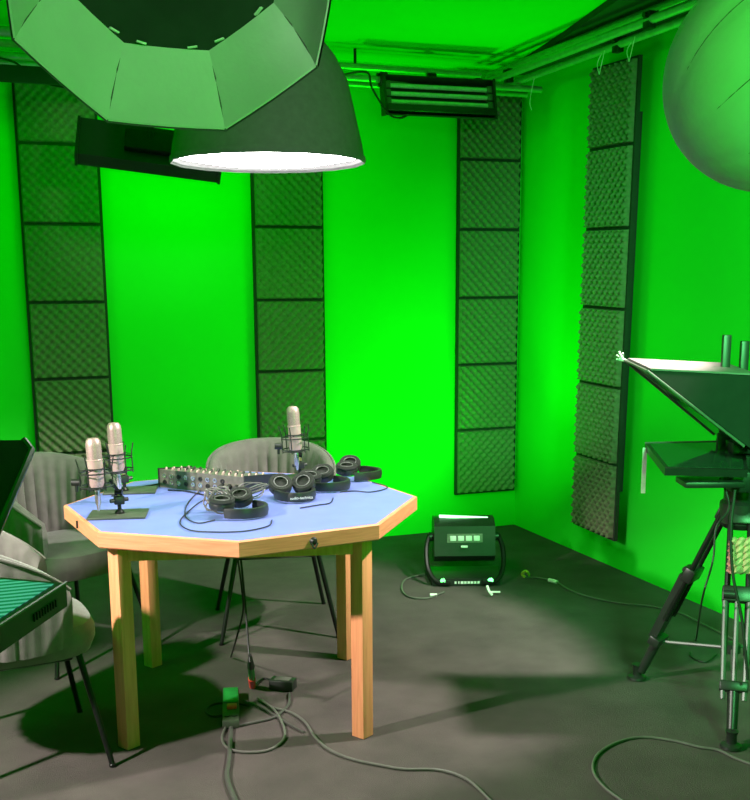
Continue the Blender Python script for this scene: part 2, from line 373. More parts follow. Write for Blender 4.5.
m = MB(); m.cyl((0, 0, -.30), (0, 0, -.42), .09, seg=20); m.box((0, 0, -.5), (.12, .12, .2), bev=.01); m.build('lamp_head', 'black', t, local=True)
m = MB(); m.tube([(.02, .1, -.285), (.05, .14, -.255), (.07, .19, -.235), (.12, .2, -.22)], .002, 5, smooth=5); m.build('inner_cable', 'lcable', t, local=True)
# ---------------------------------------------------------------- lantern softbox, right
LN = at_d(781, 75, 2.3); LR = .238
t = thing('lantern_softbox', 'round white cloth lantern softbox hanging at the top right', 'softbox', LN-Vector((0, 0, 0)))
ax = (RT*.75+UP*.55-FW*.35).normalized(); fr = frame_from(ax)
m = MB(); rings = []
NM = 10; ns = 80
for i in range(1, 40):
    th = PI*i/40
    ring = []
    for k in range(ns):
        ph = 2*PI*k/ns
        s = abs(math.sin(ph*NM/2)); rr = LR*(1-.022*(1-s**.35)*math.sin(th))
        ring.append(fr @ Vector((rr*math.sin(th)*math.cos(ph), rr*math.sin(th)*math.sin(ph), rr*1.04*math.cos(th))))
    rings.append(ring)
m.loft(rings); m.build('cloth_globe', 'lantern', t, local=True, angle=60)
for k in range(NM):
    ph = 2*PI*k/NM
    m = MB(); m.tube([fr @ Vector((LR*.979*math.sin(PI*i/24)*math.cos(ph), LR*.979*math.sin(PI*i/24)*math.sin(ph), LR*1.019*math.cos(PI*i/24))) for i in range(1, 24)], .0012, 5)
    m.build('seam', 'lcable', t, local=True)
m = MB(); m.cyl((.02, 0, LR*.95), (.02, 0, ZC-LN.z-.003), .012); m.cyl((.02, 0, LR*.9), (.02, 0, LR+.06), .06); m.build('hanging_pole', 'blackm', t, local=True)
# ---------------------------------------------------------------- table
TX, TY, TZ, TR = .884, 3.688, .74, .624
t = thing('table', 'octagonal table with a blue top, beech edge and four beech legs', 'table', (TX, TY, 0))
def octp(r, z, sub=0): return [Vector((r*math.cos(R(30+45*k)), r*math.sin(R(30+45*k)), z)) for k in range(8)]
m = MB(); m.loft([octp(TR-.004, TZ-.052), octp(TR, TZ-.048), octp(TR, TZ-.003), octp(TR-.004, TZ)]); m.build('edge_band', 'wood', t, local=True, smooth=False)
m = MB(); m.loft([octp(TR-.013, TZ-.004), octp(TR-.013, TZ+.0008)]); m.build('tabletop', 'blue', t, local=True, smooth=False)
LP = []
for a in (210, 300, 30, 120):
    x, y = .547*math.cos(R(a)), .547*math.sin(R(a)); LP.append((x, y))
    MB().box((x, y, (TZ-.052)/2), (.052, .052, TZ-.053), rot=R(-15 if 0 else 30-15+15), bev=.003).build('leg', 'woodleg', t, local=True)
for i in range(4):
    a, b = Vector((*LP[i], 0)), Vector((*LP[(i+1) % 4], 0)); d = (b-a); c = (a+b)/2
    MB().box((c.x, c.y, TZ-.052-.028), (d.length-.055, .022, .055), rot=math.atan2(d.y, d.x)).build('apron', 'woodleg', t, local=True)
def edge_pt(px, py): return on_z(px, py, TZ-.025)
p = on_z(313, 541, TZ-.028)
m = MB(); m.lathe([(.004, -.004), (.013, -.004), (.014, .004), (.009, .012), (.002, .014)], p, (.24, -.97, 0), 14); m.tube([p+Vector((-.008, -.012, -.004)), p+Vector((0, -.016, -.02)), p+Vector((.012, -.012, -.004))], .003, 6, smooth=5)
m.build('cable_hook', 'black', t)
p = on_z(77.5, 524.5, TZ-.028)
m = MB(); m.box(p, (.006, .010, .026), rot=R(-75), bev=.002); m.build('edge_clip', 'black', t)
# ---------------------------------------------------------------- tub chairs
def make_chair(label):
    t = thing('tub_chair', label, 'chair', (0, 0, 0), 0, 'grey velvet tub chairs around the table')
    A = R(130); nseg = 112
    def rad(th): return .212+.0*th
    def top(th):
        k = abs(th)/A; return .785-.21*(k**2.3)
    def surf(th, v, inner):
        s = abs(math.sin(th*16)); ch = .016*(s**.5)
        tz = top(th); z = .40+(tz-.40)*v
        lean = .03*(z-.40)/.4
        r = rad(th)+lean + (.0 if inner else .045)
        r += (-ch if inner else ch*.8)*(1 if .0 <= v <= 1 else 0)*math.sin(PI*min(1, max(0, v*.9+.1)))**.3
        sx = 1.0
        return Vector((-r*math.cos(th)*sx, r*math.sin(th), z))
    m = MB(); nv = 8; rings = []
    for i in range(nseg+1):
        th = -A+2*A*i/nseg
        ring = [surf(th, v/nv, True) for v in range(nv+1)]
        ti = surf(th, 1, True); to = surf(th, 1, False)
        ring += [ti.lerp(to, .25)+Vector((0, 0, .014)), ti.lerp(to, .5)+Vector((0, 0, .019)), ti.lerp(to, .75)+Vector((0, 0, .014))]
        ring += [surf(th, v/nv, False) for v in range(nv, -1, -1)]
        rings.append(ring)
    m.loft(rings); m.build('backrest', 'velvet', t, local=True, angle=60)
    m = MB(); m.tube([surf(-A+2*A*i/60, 1, False)+Vector((0, 0, .008)) for i in range(61)], .006, 7); m.build('piping', 'velvet', t, local=True)
    # seat cushion
    def ring(sx, sy, z, cx=.03, n=40):
        o = []
        for k in range(n):
            a = 2*PI*k/n; ca, sa = math.cos(a), math.sin(a); e = .62
            o.append(Vector((cx+sx*math.copysign(abs(ca)**e, ca), sy*math.copysign(abs(sa)**e, sa), z)))
        return o
    m = MB(); m.loft([ring(.17, .17, .352), ring(.225, .215, .362), ring(.24, .228, .40), ring(.24, .228, .43), ring(.228, .217, .457), ring(.19, .18, .47), ring(.08, .08, .474)])
    m.build('seat', 'velvet', t, local=True)
    for sx, sy in ((1, 1), (1, -1), (-1, 1), (-1, -1)):
        m = MB(); a = Vector((sx*.17+.02, sy*.17, .385)); b = Vector((sx*.255+.01, sy*.250, .004))
        m.tube([a+Vector((-sx*.02, -sy*.02, .0)), a, b], .013, 10, r1=.009); m.lathe([(.011, 0), (.011, .008), (.007, .012)], (b.x, b.y, 0.0005), (0, 0, 1), 10)
        m.build('leg', 'blackm', t, local=True)
    m = MB(); m.tube([(.17, .16, .35), (.17, -.16, .35), (-.14, -.16, .35), (-.14, .16, .35)], .010, 8, closed=True); m.build('seat_frame', 'blackm', t, local=True)
    return t
c0 = make_chair('grey velvet tub chair behind the table, in front of the middle foam column')
def put(o, x, y, rz, label=None):
    o.matrix_basis = Matrix.Translation((x, y, 0)) @ Matrix.Rotation(rz, 4, 'Z')
    if label: o['label'] = label
put(c0, 1.215, 4.52, math.atan2(-.48, -.09))
ca = copy_tree(c0); put(ca, .31, 4.50, R(-58), 'grey velvet tub chair left of the table with its ribbed backrest facing the camera')
cb = copy_tree(c0); put(cb, .05, 3.50, R(6), 'grey velvet tub chair in the left foreground, cut by the frame beside the screen')
# ---------------------------------------------------------------- microphones and stands
def microphone(label, base, axis, Lm=.19, r=.0248):
    rot = frame_from(axis, RT)
    t = thing('microphone', label, 'microphone', base, rot=rot, group='champagne studio microphones')
    m = MB(); m.lathe([(.012, 0), (r*.8, .004), (r, .016), (r, Lm*.55), (r*1.04, Lm*.555), (r*1.04, Lm*.575), (r, Lm*.58)], seg=24); m.build('body', 'champ', t, local=True)
    m = MB(); m.lathe([(r*.98, Lm*.58), (r*1.0, Lm*.86), (r*.93, Lm*.94), (r*.7, Lm*.99), (r*.3, Lm*1.0)], seg=24); m.build('grille', 'grille', t, local=True)
    m = MB(); m.lathe([(.0095, .002), (.0095, -.05), (.006, -.06), (.004, -.075)], seg=12); m.build('connector', 'chrome', t, local=True)
    return t
def stand(label, cx, cy, rz, post_off, mic_base, mic_axis, sx=.19, sy=.13):
    t = thing('microphone_stand', label, 'microphone stand', (cx, cy, TZ+.001), rz, 'desk microphone stands with spider mounts')
    MB().box((0, 0, .004), (sx, sy, .007), bev=.002).build('base_plate', 'plate', t, local=True)
    P0 = t.matrix_basis @ Vector((*post_off, .007)); zt = mic_base.z-.005
    m = MB(); m.cyl(P0, (P0.x, P0.y, zt-.03), .0065, seg=10); m.lathe([(.016, 0), (.016, .006), (.009, .014)], P0, (0, 0, 1), 14); m.build('post', 'blackm', t)
    m = MB(); m.box((P0.x, P0.y, P0.z+.045), (.034, .026, .028), bev=.004); m.cyl((P0.x-.03, P0.y-.01, P0.z+.045), (P0.x+.03, P0.y+.01, P0.z+.045), .007, seg=8); m.lathe([(.008, 0), (.008, .012)], (P0.x, P0.y, P0.z+.06), (0, 0, 1), 10); m.build('clamp', 'black', t)
    m = MB(); m.lathe([(.0085, 0), (.0085, .014)], (P0.x, P0.y, P0.z+.062), (0, 0, 1), 10); m.build('brass_thread', mat_brass, t)
    # spider mount round the microphone
    fr = frame_from(mic_axis, RT); c = Vector(mic_base)+Vector(mic_axis).normalized()*.03
    def ringpts(r, z, n=24): return [c+fr @ Vector((r*math.cos(2*PI*k/n), r*math.sin(2*PI*k/n), z)) for k in range(n)]
    m = MB()
    for z in (-.022, .022): m.tube(ringpts(.052, z), .0024, 6, closed=True)
    m.tube(ringpts(.031, -.03), .0024, 6, closed=True); m.tube(ringpts(.031, .035), .0024, 6, closed=True)
    for k in range(6):
        a = 2*PI*k/6+.3
        m.tube([c+fr @ Vector((.052*math.cos(a), .052*math.sin(a), -.035)), c+fr @ Vector((.052*math.cos(a), .052*math.sin(a), .035)), c+fr @ Vector((.060*math.cos(a), .060*math.sin(a), .070))], .0022, 6)
    m.build('cradle', 'black', t)
    m = MB()
    for k in range(6):
        a, a2 = 2*PI*k/6+.3, 2*PI*(k+.5)/6+.3
        m.tube([c+fr @ Vector((.052*math.cos(a), .052*math.sin(a), .03)), c+fr @ Vector((.031*math.cos(a2), .031*math.sin(a2), .035))], .0013, 5)
        m.tube([c+fr @ Vector((.052*math.cos(a), .052*math.sin(a), -.03)), c+fr @ Vector((.031*math.cos(a2), .031*math.sin(a2), -.03))], .0013, 5)
    m.build('elastic_band', 'matte', t)
    m = MB(); kc = c-RT*.066+Vector((0, 0, -.012)); m.cyl(kc-RT*.014, kc+RT*.014, .012, seg=12); m.cyl(kc, kc-Vector((0, 0, .03)), .005, seg=8); m.build('tilt_knob', 'black', t)
    q = Vector((P0.x, P0.y, zt-.03)); dd = (q-c); dd.z = 0; dd.normalize()
    m = MB(); m.tube([q, q+Vector((0, 0, .012)), c+dd*.05+Vector((0, 0, -.01))], .006, 8); m.lathe([(.011, -.012), (.011, .012)], q+Vector((0, 0, .01)), RT, 12)
    m.build('arm', 'blackm', t); return t
mat_brass = mat('brass_thread', (.62, .48, .2), .3, .8)
b1 = on_z(94, 526, TZ)  # foot of the microphone nearest the camera
b1 = at_d(97, 488, 3.53); b2 = at_d(118, 472, 3.80); b3 = at_d(296, 451, 4.20)
microphone('champagne microphone, shorter and nearer of the pair at the left end of the table', b1, (RT*-.03+Vector((0, 0, 1))), .165)
microphone('champagne microphone, taller-standing and farther of the pair at the left end of the table', b2, (RT*-.04+Vector((0, 0, 1))), .175)
microphone('champagne microphone standing alone in front of the rear chair', b3, (RT*-.06+Vector((0, 0, 1))), .175)
pc = on_z(118, 514, TZ)
stand('square-plate microphone stand at the left corner of the table, nearer of the two', .437, 3.600, R(-14), (.005, .0), b1, (RT*-.03+Vector((0, 0, 1))), .19, .14)
q = on_z(132, 493, TZ)
stand('microphone stand with a plate partly hidden behind the nearer one, left end of the table', q.x, q.y+.03, R(-14), (-.02, -.02), b2, (RT*-.04+Vector((0, 0, 1))), .19, .13)
q = on_z(300, 478, TZ)
stand('microphone stand behind the headphones in front of the rear chair', q.x, q.y, R(10), (0, .0), b3, (RT*-.06+Vector((0, 0, 1))), .14, .12)
# ---------------------------------------------------------------- mixer
ax_ = Vector((.66, -.75, 0)).normalized(); bx = Vector((.75, .66, 0)).normalized()
o0 = on_z(160, 487, TZ+.001)
Lx = (on_z(241, 497, TZ)-o0).dot(ax_); Ly = .20
t = thing('audio_mixer', 'dark audio mixer with rows of knobs and jacks lying on the blue table', 'mixer', o0+ax_*Lx/2+bx*Ly/2, math.atan2(ax_.y, ax_.x))
m = MB(); m.prism([(-Lx/2, -Ly/2, 0), (-Lx/2, Ly/2, 0), (-Lx/2, Ly/2, .045), (-Lx/2, -Ly/2, .068)], (Lx, 0, 0)); m.build('body', 'panel', t, local=True, smooth=False)
for s in (-1, 1):
    m = MB(); m.prism([(s*Lx/2, -Ly/2-.002, 0), (s*Lx/2, Ly/2+.002, 0), (s*Lx/2, Ly/2+.002, .05), (s*Lx/2, -Ly/2-.002, .073)], (s*.006, 0, 0)); m.build('side_cheek', 'black', t, local=True, smooth=False)
for i in range(13):
    for j in range(4):
        x = -Lx/2+.02+i*(Lx-.04)/12; y = -Ly/2+.018+j*.045; z = .068-.023*(y+Ly/2)/Ly
        m = MB(); m.lathe([(.0045, 0), (.0042, .008), (.003, .010)], (x, y, z), (0, .1, 1), 10); m.build('knob', 'grille' if (j == 0 or i % 4 == 0) else 'black', t, local=True)
for i in range(9):
    for j in range(2):
        x = -Lx/2+.025+i*(Lx-.12)/8; z = .022+.024*j
        m = MB(); m.lathe([(.009, 0), (.009, .003), (.005, .003), (.005, -.002)], (x, -Ly/2, z), (0, -1, 0), 12); m.build('jack_socket', 'chrome' if (i+j) % 3 else 'black', t, local=True)
for i in range(3):
    x = Lx/2-.095+i*.032
    m = MB(); m.lathe([(.009, 0), (.009, .028), (.006, .04), (.003, .05)], (x, -Ly/2, .03), (.1, -1, -.25), 12); m.build('cable_plug', 'black', t, local=True)
# ---------------------------------------------------------------- headphones
def headphones(label, c, rz, splay=.075, up=.55):
    vl = Matrix.Rotation(-rz, 3, 'Z') @ Vector((-FW.x, -FW.y, 0)).normalized()
    t = thing('headphones', label, 'headphones', c, rz, 'black studio headphones lying on the table')
    # local: cups at y=+-splay, x=0, band arcs towards +x on the table
    n = 24
    def arc(r1x, r1y, z, a0=-90, a1=90): return [Vector((.02+r1x*math.cos(R(a0+(a1-a0)*k/n)), r1y*math.sin(R(a0+(a1-a0)*k/n)), z)) for k in range(n+1)]
    m = MB(); rings = []
    for k in range(n+1):
        a = R(-88+176*k/n); d = Vector((math.cos(a), math.sin(a), 0)); p = Vector((.02+.095*math.cos(a), (splay+.006)*math.sin(a), .020))
        h = .016; th = .006
        rings.append([p-d*th+Vector((0, 0, -h)), p+d*th+Vector((0, 0, -h)), p+d*(th+.003), p+d*th+Vector((0, 0, h)), p-d*th+Vector((0, 0, h)), p-d*(th+.002)])
    m.loft(rings); m.build('headband', 'black', t, local=True, angle=50)
    for s in (-1, 1):
        cz = .044; ctr = Vector((-.010, s*splay*.70, cz)); axd = (vl*(1-up)+Vector((0, -s*.12, up))).normalized()
        m = MB(); m.lathe([(.030, -.018), (.041, -.014), (.043, .0), (.041, .006)], ctr, axd, 26); m.build('ear_cup', 'black', t, local=True)
        m = MB(); m.lathe([(.041, .006), (.043, .014), (.038, .022), (.029, .020), (.026, .008)], ctr, axd, 26); m.build('ear_pad', 'matte', t, local=True)
        m = MB(); fr = frame_from(axd); m.tube([ctr+fr @ Vector((.0245*math.cos(2*PI*k/22), .0245*math.sin(2*PI*k/22), .019)) for k in range(22)], .0022, 6, closed=True); m.build('trim_ring', 'gmetal', t, local=True)
        m = MB(); m.tube([ctr+Vector((.0, s*.036, -.01)), ctr+Vector((.025, s*.03, -.014)), (.045, s*(splay+.002), .02)], .004, 7, smooth=4); m.build('yoke', 'blackm', t, local=True)
    return t
def hp_at(px, py): return on_z(px, py, TZ+.002)
cdir = math.atan2(-FW.y, -FW.x)
h1 = headphones('headphones nearest the camera, wrapped in their own cable, left of the others', hp_at(234, 514), cdir+R(62), up=.8)
h2 = headphones('headphones in the middle of the table with both round ear cups facing up', hp_at(293, 497), cdir+R(18), splay=.062)
h3 = headphones('headphones lying behind the upturned pair, near the right edge of the table', hp_at(319, 488), cdir+R(66), up=.75)
h4 = headphones('farthest headphones, small at the back right edge of the tabletop', hp_at(351, 478), cdir+R(84), up=.75)
# lettering on the middle headband
def text_part(s, size, mtx, material, parent, name='lettering', ext=.0003):
    cu = bpy.data.curves.new('txt', 'FONT'); cu.body = s; cu.size = size; cu.align_x = 'CENTER'; cu.align_y = 'CENTER'; cu.extrude = ext
    tmp = bpy.data.objects.new('txt', cu); C.objects.link(tmp)
    bpy.context.view_layer.update()
    me = bpy.data.meshes.new_from_object(tmp.evaluated_get(bpy.context.evaluated_depsgraph_get()))
    bpy.data.objects.remove(tmp); me.materials.clear(); me.materials.append(M[material])
    o = bpy.data.objects.new(name, me); C.objects.link(o); o.parent = parent; o.matrix_basis = mtx; return o
bpy.context.view_layer.update()
text_part('audio-technica', .014, Matrix.Translation((.1255, 0, .020)) @ Matrix.Rotation(PI/2, 4, 'Z') @ Matrix.Rotation(PI/2, 4, 'X'), 'white', h2)
# headphone and table cables
def cable(pts, r, m, label, smooth=7, name='cable', cat='cable', group=None):
    o = MB().tube(pts, r, 7, smooth=smooth).build(name, m); tag(o, label, cat, group); return o
def tb(px, py, dz=.0045): return on_z(px, py, TZ+dz)
cable([tb(222, 505), tb(205, 500), tb(190, 510), tb(180, 522), tb(190, 530), tb(215, 532), tb(245, 531), tb(268, 526), tb(272, 520)], .0022, 'bcable', 'thin black headphone cable looping left in front of the nearest headphones')
cable([tb(213, 482), tb(200, 490), tb(187, 505), tb(186, 517), tb(198, 523), tb(215, 520)], .0022, 'bcable', 'thin black cable curling from the mixer plugs beside the nearest headphones')
cable([tb(159, 484), tb(140, 487), tb(125, 490), tb(112, 496)], .003, 'bcable', 'black microphone cable running from the mixer to the left microphones')
cable([tb(168, 490), tb(185, 491), tb(200, 494), tb(215, 497), tb(228, 499)], .0028, 'bcable', 'black cable lying along the front of the mixer')
cable([tb(300, 508), tb(318, 505), tb(330, 503), tb(333, 498)], .0022, 'bcable', 'short cable end beside the headphones with upturned cups')
cable([tb(340, 492), tb(355, 491), tb(370, 492), tb(385, 489), tb(386, 486), tb(372, 482)], .0022, 'bcable', 'thin cable trailing to the right corner of the tabletop')
bpy.context.view_layer.update()
# coils wound round the first headphones
m = MB(); c = hp_at(219, 512)
for j in range(7):
    m.tube([c+Vector((.038*math.cos(a+j)*(1+.1*j % .3), .016*math.sin(a+j*.5)+.010*(j-3), .042+.038*math.sin(a+j*.3))) for a in (2*PI*k/16 for k in range(16))], .0028, 5, closed=True)
tag(m.build('coiled_cable', 'lcable'), 'cable wound in loops round the left cup of the nearest headphones', 'cable')
m = MB(); c = hp_at(251, 506)
for j in range(4):
    m.tube([c+Vector((.045*math.cos(a+j*1.3)+.004*j, .035*math.sin(a+j), .055+.022*math.sin(a*1+j*2))) for a in (2*PI*k/18 for k in range(18))], .0022, 5, closed=True)
tag(m.build('coiled_cable', 'lcable'), 'cable looped inside the headband of the nearest headphones', 'cable')
# ---------------------------------------------------------------- LED floor wash light
LC = Vector((2.31, 4.86, 0)); lz = math.atan2(LC.y, LC.x)-PI/2  # rear side looks back at the camera
t = thing('floor_light', 'black floor wash light glowing green at its top edge, by the back corner', 'stage light', LC, lz+R(6))
m = MB(); m.prism([(-.17, -.13, .003), (.17, -.13, .003), (.19, .12, .003), (-.19, .12, .003)], (0, 0, .035)); m.build('base', 'black', t, local=True)
m = MB(); m.prism([(-.155, -.045, .135), (-.155, -.01, .10), (-.155, .07, .085), (-.155, .13, .12), (-.155, .165, .22), (-.155, .15, .28), (-.155, .10, .315), (-.155, .03, .315), (-.155, -.025, .285)], (.31, 0, 0)); m.build('housing', 'black', t, local=True)
m = MB(); m.box((0, .045, .317), (.25, .022, .012), rot=Matrix.Rotation(R(3), 3, 'Y'), bev=.002); m.build('lit_strip', 'strip', t, local=True)
for s in (-1, 1):
    m = MB(); m.tube([(s*.175, .03, .23), (s*.195, -.02, .17), (s*.19, -.08, .08), (s*.15, -.13, .025), (s*.08, -.14, .02)], .013, 8, smooth=5); m.build('bracket', 'blackm', t, local=True)
    m = MB(); m.lathe([(.024, 0), (.024, .02), (.012, .03)], (s*.157, .03, .22), (s, 0, 0), 16); m.build('knob', 'black', t, local=True)
    m = MB(); m.lathe([(.014, 0), (.014, .01)], (s*.12, -.135, .03), (0, -1, .3), 10); m.build('bolt', 'chrome', t, local=True)
nb = Vector((0, -.97, .22)).normalized()
for k in range(4):
    m = MB(); x = -.06+.04*k; p = Vector((x, -.0375, .225)); q = frame_from((0, -.977, .21), (1, 0, 0)); m.box(p, (.030, .026, .006), rot=q, bev=.002); m.build('button', 'white', t, local=True)
m = MB(); q = frame_from((0, -.977, .21), (1, 0, 0)); m.box((0, -.0335, .225), (.18, .045, .006), rot=q); m.build('control_panel', 'panel', t, local=True)
m = MB(); m.box((-.005, -.052, .185), (.035, .012, .014), rot=q, bev=.003); m.build('latch', 'white', t, local=True)
m = MB(); x = -.055
for k, wd in enumerate((.010, .006, .014, .012, .012, .014, .011, .012)):
    m.box((x, -.1325, .020), (wd, .003, .012)); x += .0165
m.build('lettering', 'white', t, local=True)
# cables of the floor light
def fl(px, py, dz=.006): return on_z(px, py, dz)
cable([fl(444, 592), fl(428, 598), fl(410, 597), fl(402, 590), fl(405, 580), fl(420, 575), fl(436, 573)], .0045, 'lcable', 'grey cable looping out to the left of the floor light')
m = MB(); p = fl(430, 595); m.cyl(p, fl(437, 595), .008); tag(m.build('cable_connector', 'white'), 'small white connector on the loop left of the floor light', 'connector')
cable([fl(522, 577), fl(540, 578), fl(556, 582), fl(570, 590), fl(590, 597), fl(620, 603), fl(650, 606), fl(680, 613), fl(705, 625), fl(735, 640)], .0045, 'lcable', 'grey cable running right from the floor light along the wall to the tripod')
m = MB(); m.cyl(fl(549, 580, .009), fl(557, 582, .009), .010); tag(m.build('cable_connector', 'white'), 'white connector lying on the cable right of the floor light', 'connector')
m = MB(); m.tube([fl(525, 577, .008), fl(522, 574, .02), fl(526, 571, .05), fl(529, 575, .02)], .007, 6, smooth=4); tag(m.build('cable_tag', 'yellow'), 'yellow tie on the cable just right of the floor light', 'cable tie')
m = MB(); m.tube([fl(487, 586, .05), fl(489, 591, .03), fl(492, 595, .01)], .007, 6, smooth=4); m.tube([fl(490, 592, .02), fl(500, 592, .015)], .005, 6); tag(m.build('safety_hook', 'white'), 'small pale hook on the floor in front of the floor light', 'hook')
# ---------------------------------------------------------------- tripod with prompter, right
TC = Vector((2.505, 3.02, 0)); TH = .735
t = thing('tripod', 'black twin-tube tripod with splayed legs under the right prompter', 'tripod', TC)
foot = [on_z(637, 679, 0), on_z(731, 748, 0), Vector((3.0, 3.12, 0))]
m = MB(); m.lathe([(.055, TH-.09), (.072, TH-.07), (.072, TH), (.060, TH+.01), (.060, TH+.06), (.05, TH+.10)], (TC.x, TC.y, 0), (0, 0, 1), 24); m.build('crown', 'black', t)
for i, fp in enumerate(foot):
    top = Vector((TC.x, TC.y, TH-.03)); d = (fp-top); hd = Vector((d.x, d.y, 0)).normalized(); sd = Vector((-hd.y, hd.x, 0))
    top = top+hd*.05; d = fp-top; dn = d.normalized()
    lg = MB()
    for s in (-1, 1): lg.cyl(top+sd*s*.032, top+d*.62+sd*s*.036, .0105, seg=10)
    leg = lg.build('leg', 'blackm', t)
    fr = frame_from(dn, sd)
    m = MB(); m.box(top+d*.02, (.075, .035, .05), rot=fr, bev=.006); m.build('hinge', 'black', leg)
    m = MB(); m.box(top+d*.36, (.10, .04, .055), rot=fr, bev=.006); m.cyl(top+d*.35+hd*.03-sd*.045, top+d*.35+hd*.03+sd*.0, .014, seg=12); m.build('leg_lock', 'black', leg)
    m = MB()
    if i == 0:
        m.prism([top+d*.37+sd*.045, top+d*.37-sd*.045, top+d*.74-sd*.032, top+d*.74+sd*.032], fr @ Vector((0, .030, 0)))
    else:
        for s in (-1, 0, 1): m.cyl(top+d*.37+sd*s*.040+hd*.01, top+d*.80+sd*s*.034+hd*.01, .0085, seg=8)
    m.build('lower_tube', 'black' if i == 0 else 'gmetal', leg)
    m = MB(); m.box(top+d*.75, (.092, .045, .035), rot=fr, bev=.006); m.build('collar', 'black', leg)
    m = MB(); m.cyl(top+d*.74, top+d*.95, .020, .017, seg=12); m.build('end_tube', 'black', leg)
    m = MB(); m.lathe([(.028, 0.001), (.036, .004), (.034, .012), (.018, .02), (.016, .045), (.022, .06)], (fp.x, fp.y, 0), (0, 0, 1), 16); m.build('foot', 'black', leg)
for i in range(3):
    a = foot[i]; top = Vector((TC.x, TC.y, TH-.03)); p = top.lerp(a, .76); c = Vector((TC.x, TC.y, .20))
    m = MB(); m.tube([p, c], .007, 8); m.build('spreader', 'gmetal', t)
m = MB(); m.lathe([(.02, .18), (.03, .185), (.03, .215), (.02, .22)], (TC.x, TC.y, 0), (0, 0, 1), 14); m.build('spreader_hub', 'black', t)
# rope bag hanging at the crown
bp = at_d(745, 556, 3.52)
m = MB()
for k in range(5):
    for s in (0, 1):
        m.tube([bp+Vector(((-.05+.1*j/8)*RT.x, (-.05+.1*j/8)*RT.y, .045-.022*k+.010*math.sin(j*1.57+s*PI))) - FW*(.01*math.cos(j*1.57+s*PI)) for j in range(9)], .010, 6, smooth=3)
tag(m.build('braided_rope', 'beige'), 'beige braided rope wrapped below the crown of the right tripod', 'rope')
# prompter
PD = 3.70
t = thing('teleprompter', 'black teleprompter with pale-topped hood and flat monitor on the right tripod', 'teleprompter', (TC.x, TC.y, TH+.10))
m = MB(); m.lathe([(.045, TH+.10), (.05, TH+.12), (.05, TH+.17), (.03, TH+.18)], (TC.x, TC.y, 0), (0, 0, 1), 20); m.box((TC.x, TC.y, TH+.20), (.12, .12, .04), rot=-YAW, bev=.006); m.tube([(TC.x+.02, TC.y, TH+.11), (TC.x+.25, TC.y-.12, TH+.02)], .010, 8); m.build('fluid_head', 'black', t)
away = (FW-Vector((0, 0, FW.z))).normalized()
def pd(px, py, dd=0): return at_d(px, py, PD+dd)
# hood: side faces are the triangles seen from the table side; half width hw along the view
hw = .15
tri = [pd(640, 363), pd(742, 368), pd(748, 448), pd(733, 440)]
m = MB()
A0, A1, A2, A3 = [p-away*hw-Vector((0, 0, .015 if i < 2 else 0)) for i, p in enumerate(tri)]; B0, B1, B2, B3 = [p+away*hw*.9+RT*-.01 for p in tri]
th = RT*.004
m.prism([A0, A1, A2, A3], away*.006); m.prism([B0, B1, B2, B3], away*-.006); m.prism([A1, A2, B2, B1], RT*-.006); m.build('hood', 'matte', t, smooth=False)
m = MB(); m.prism([A0+Vector((0, 0, .002)), A1+Vector((0, 0, .002)), B1+Vector((0, 0, .002)), B0+Vector((0, 0, .002))], Vector((0, 0, .006))); m.build('hood_top', 'pinkc', t, smooth=False)
m = MB(); g0, g1 = A0+RT*-.012, B0+RT*-.012; m.prism([g0, A3+RT*-.012, B3+RT*-.012, g1], Vector((.004, 0, .004))); m.build('glass', 'glass', t, smooth=False)
m = MB(); m.tube([g0, A3+RT*-.012], .005, 6); m.tube([g1, B3+RT*-.012], .005, 6); m.tube([g0, g1], .005, 6); m.build('glass_frame', 'lcable', t)
tip = g1
m = MB()
for k, (dx, dy) in enumerate(((-14, -8), (-10, -14), (-16, -2), (-6, -12), (-13, -12))):
    m.tube([tip, tip+RT*(dx*.25)*.0034+UP*(-dy*.2)*.0034, tip+RT*dx*.0021+UP*(-dy)*.0023-away*.01*k], .0028, 5, smooth=4)
m.tube([tip+RT*.02-UP*.01, tip, tip-RT*.02+UP*.004], .006, 6); m.build('knotted_cord', 'white', t)
for px, y0 in ((727, 335), (745, 341)):
    p = pd(px, y0, -.02); m = MB(); m.box((p.x, p.y, (p.z+TH+.18)/2), (.028, .02, p.z-(TH+.18)), rot=-YAW, bev=.002); m.build('upright', 'black', t)
bl, br = at_d(645, 443, 3.86), at_d(744, 441, 3.86); f_l, f_r = at_d(665, 468, 3.56), at_d(748, 470, 3.56)
m = MB(); nn = (br-bl).cross(f_l-bl).normalized(); nn = nn if nn.z < 0 else -nn
m.prism([bl, br, f_r, f_l], nn*.026); m.build('monitor', 'black', t, smooth=False)
ce = (bl+br+f_l+f_r)/4
m = MB(); m.prism([ce.lerp(p, .92)-nn*.0012 for p in (bl, br, f_r, f_l)], nn*.001); m.build('monitor_screen', 'glass', t, smooth=False)
m = MB(); m.tube([bl, br], .004, 6); m.build('screen_rim', 'lcable', t)
m = MB(); m.box(at_d(710, 482, 3.62), (.20, .12, .02), rot=-YAW, bev=.004); m.box(at_d(742, 480, 3.66), (.10, .10, .07), rot=-YAW, bev=.006); m.build('mount_rail', 'black', t)
m = MB(); p = at_d(645, 447, 3.84); m.box(p-Vector((0, 0, .085)), (.015, .002, .165), rot=-YAW); m.build('hanging_tape', 'white', t, smooth=False)
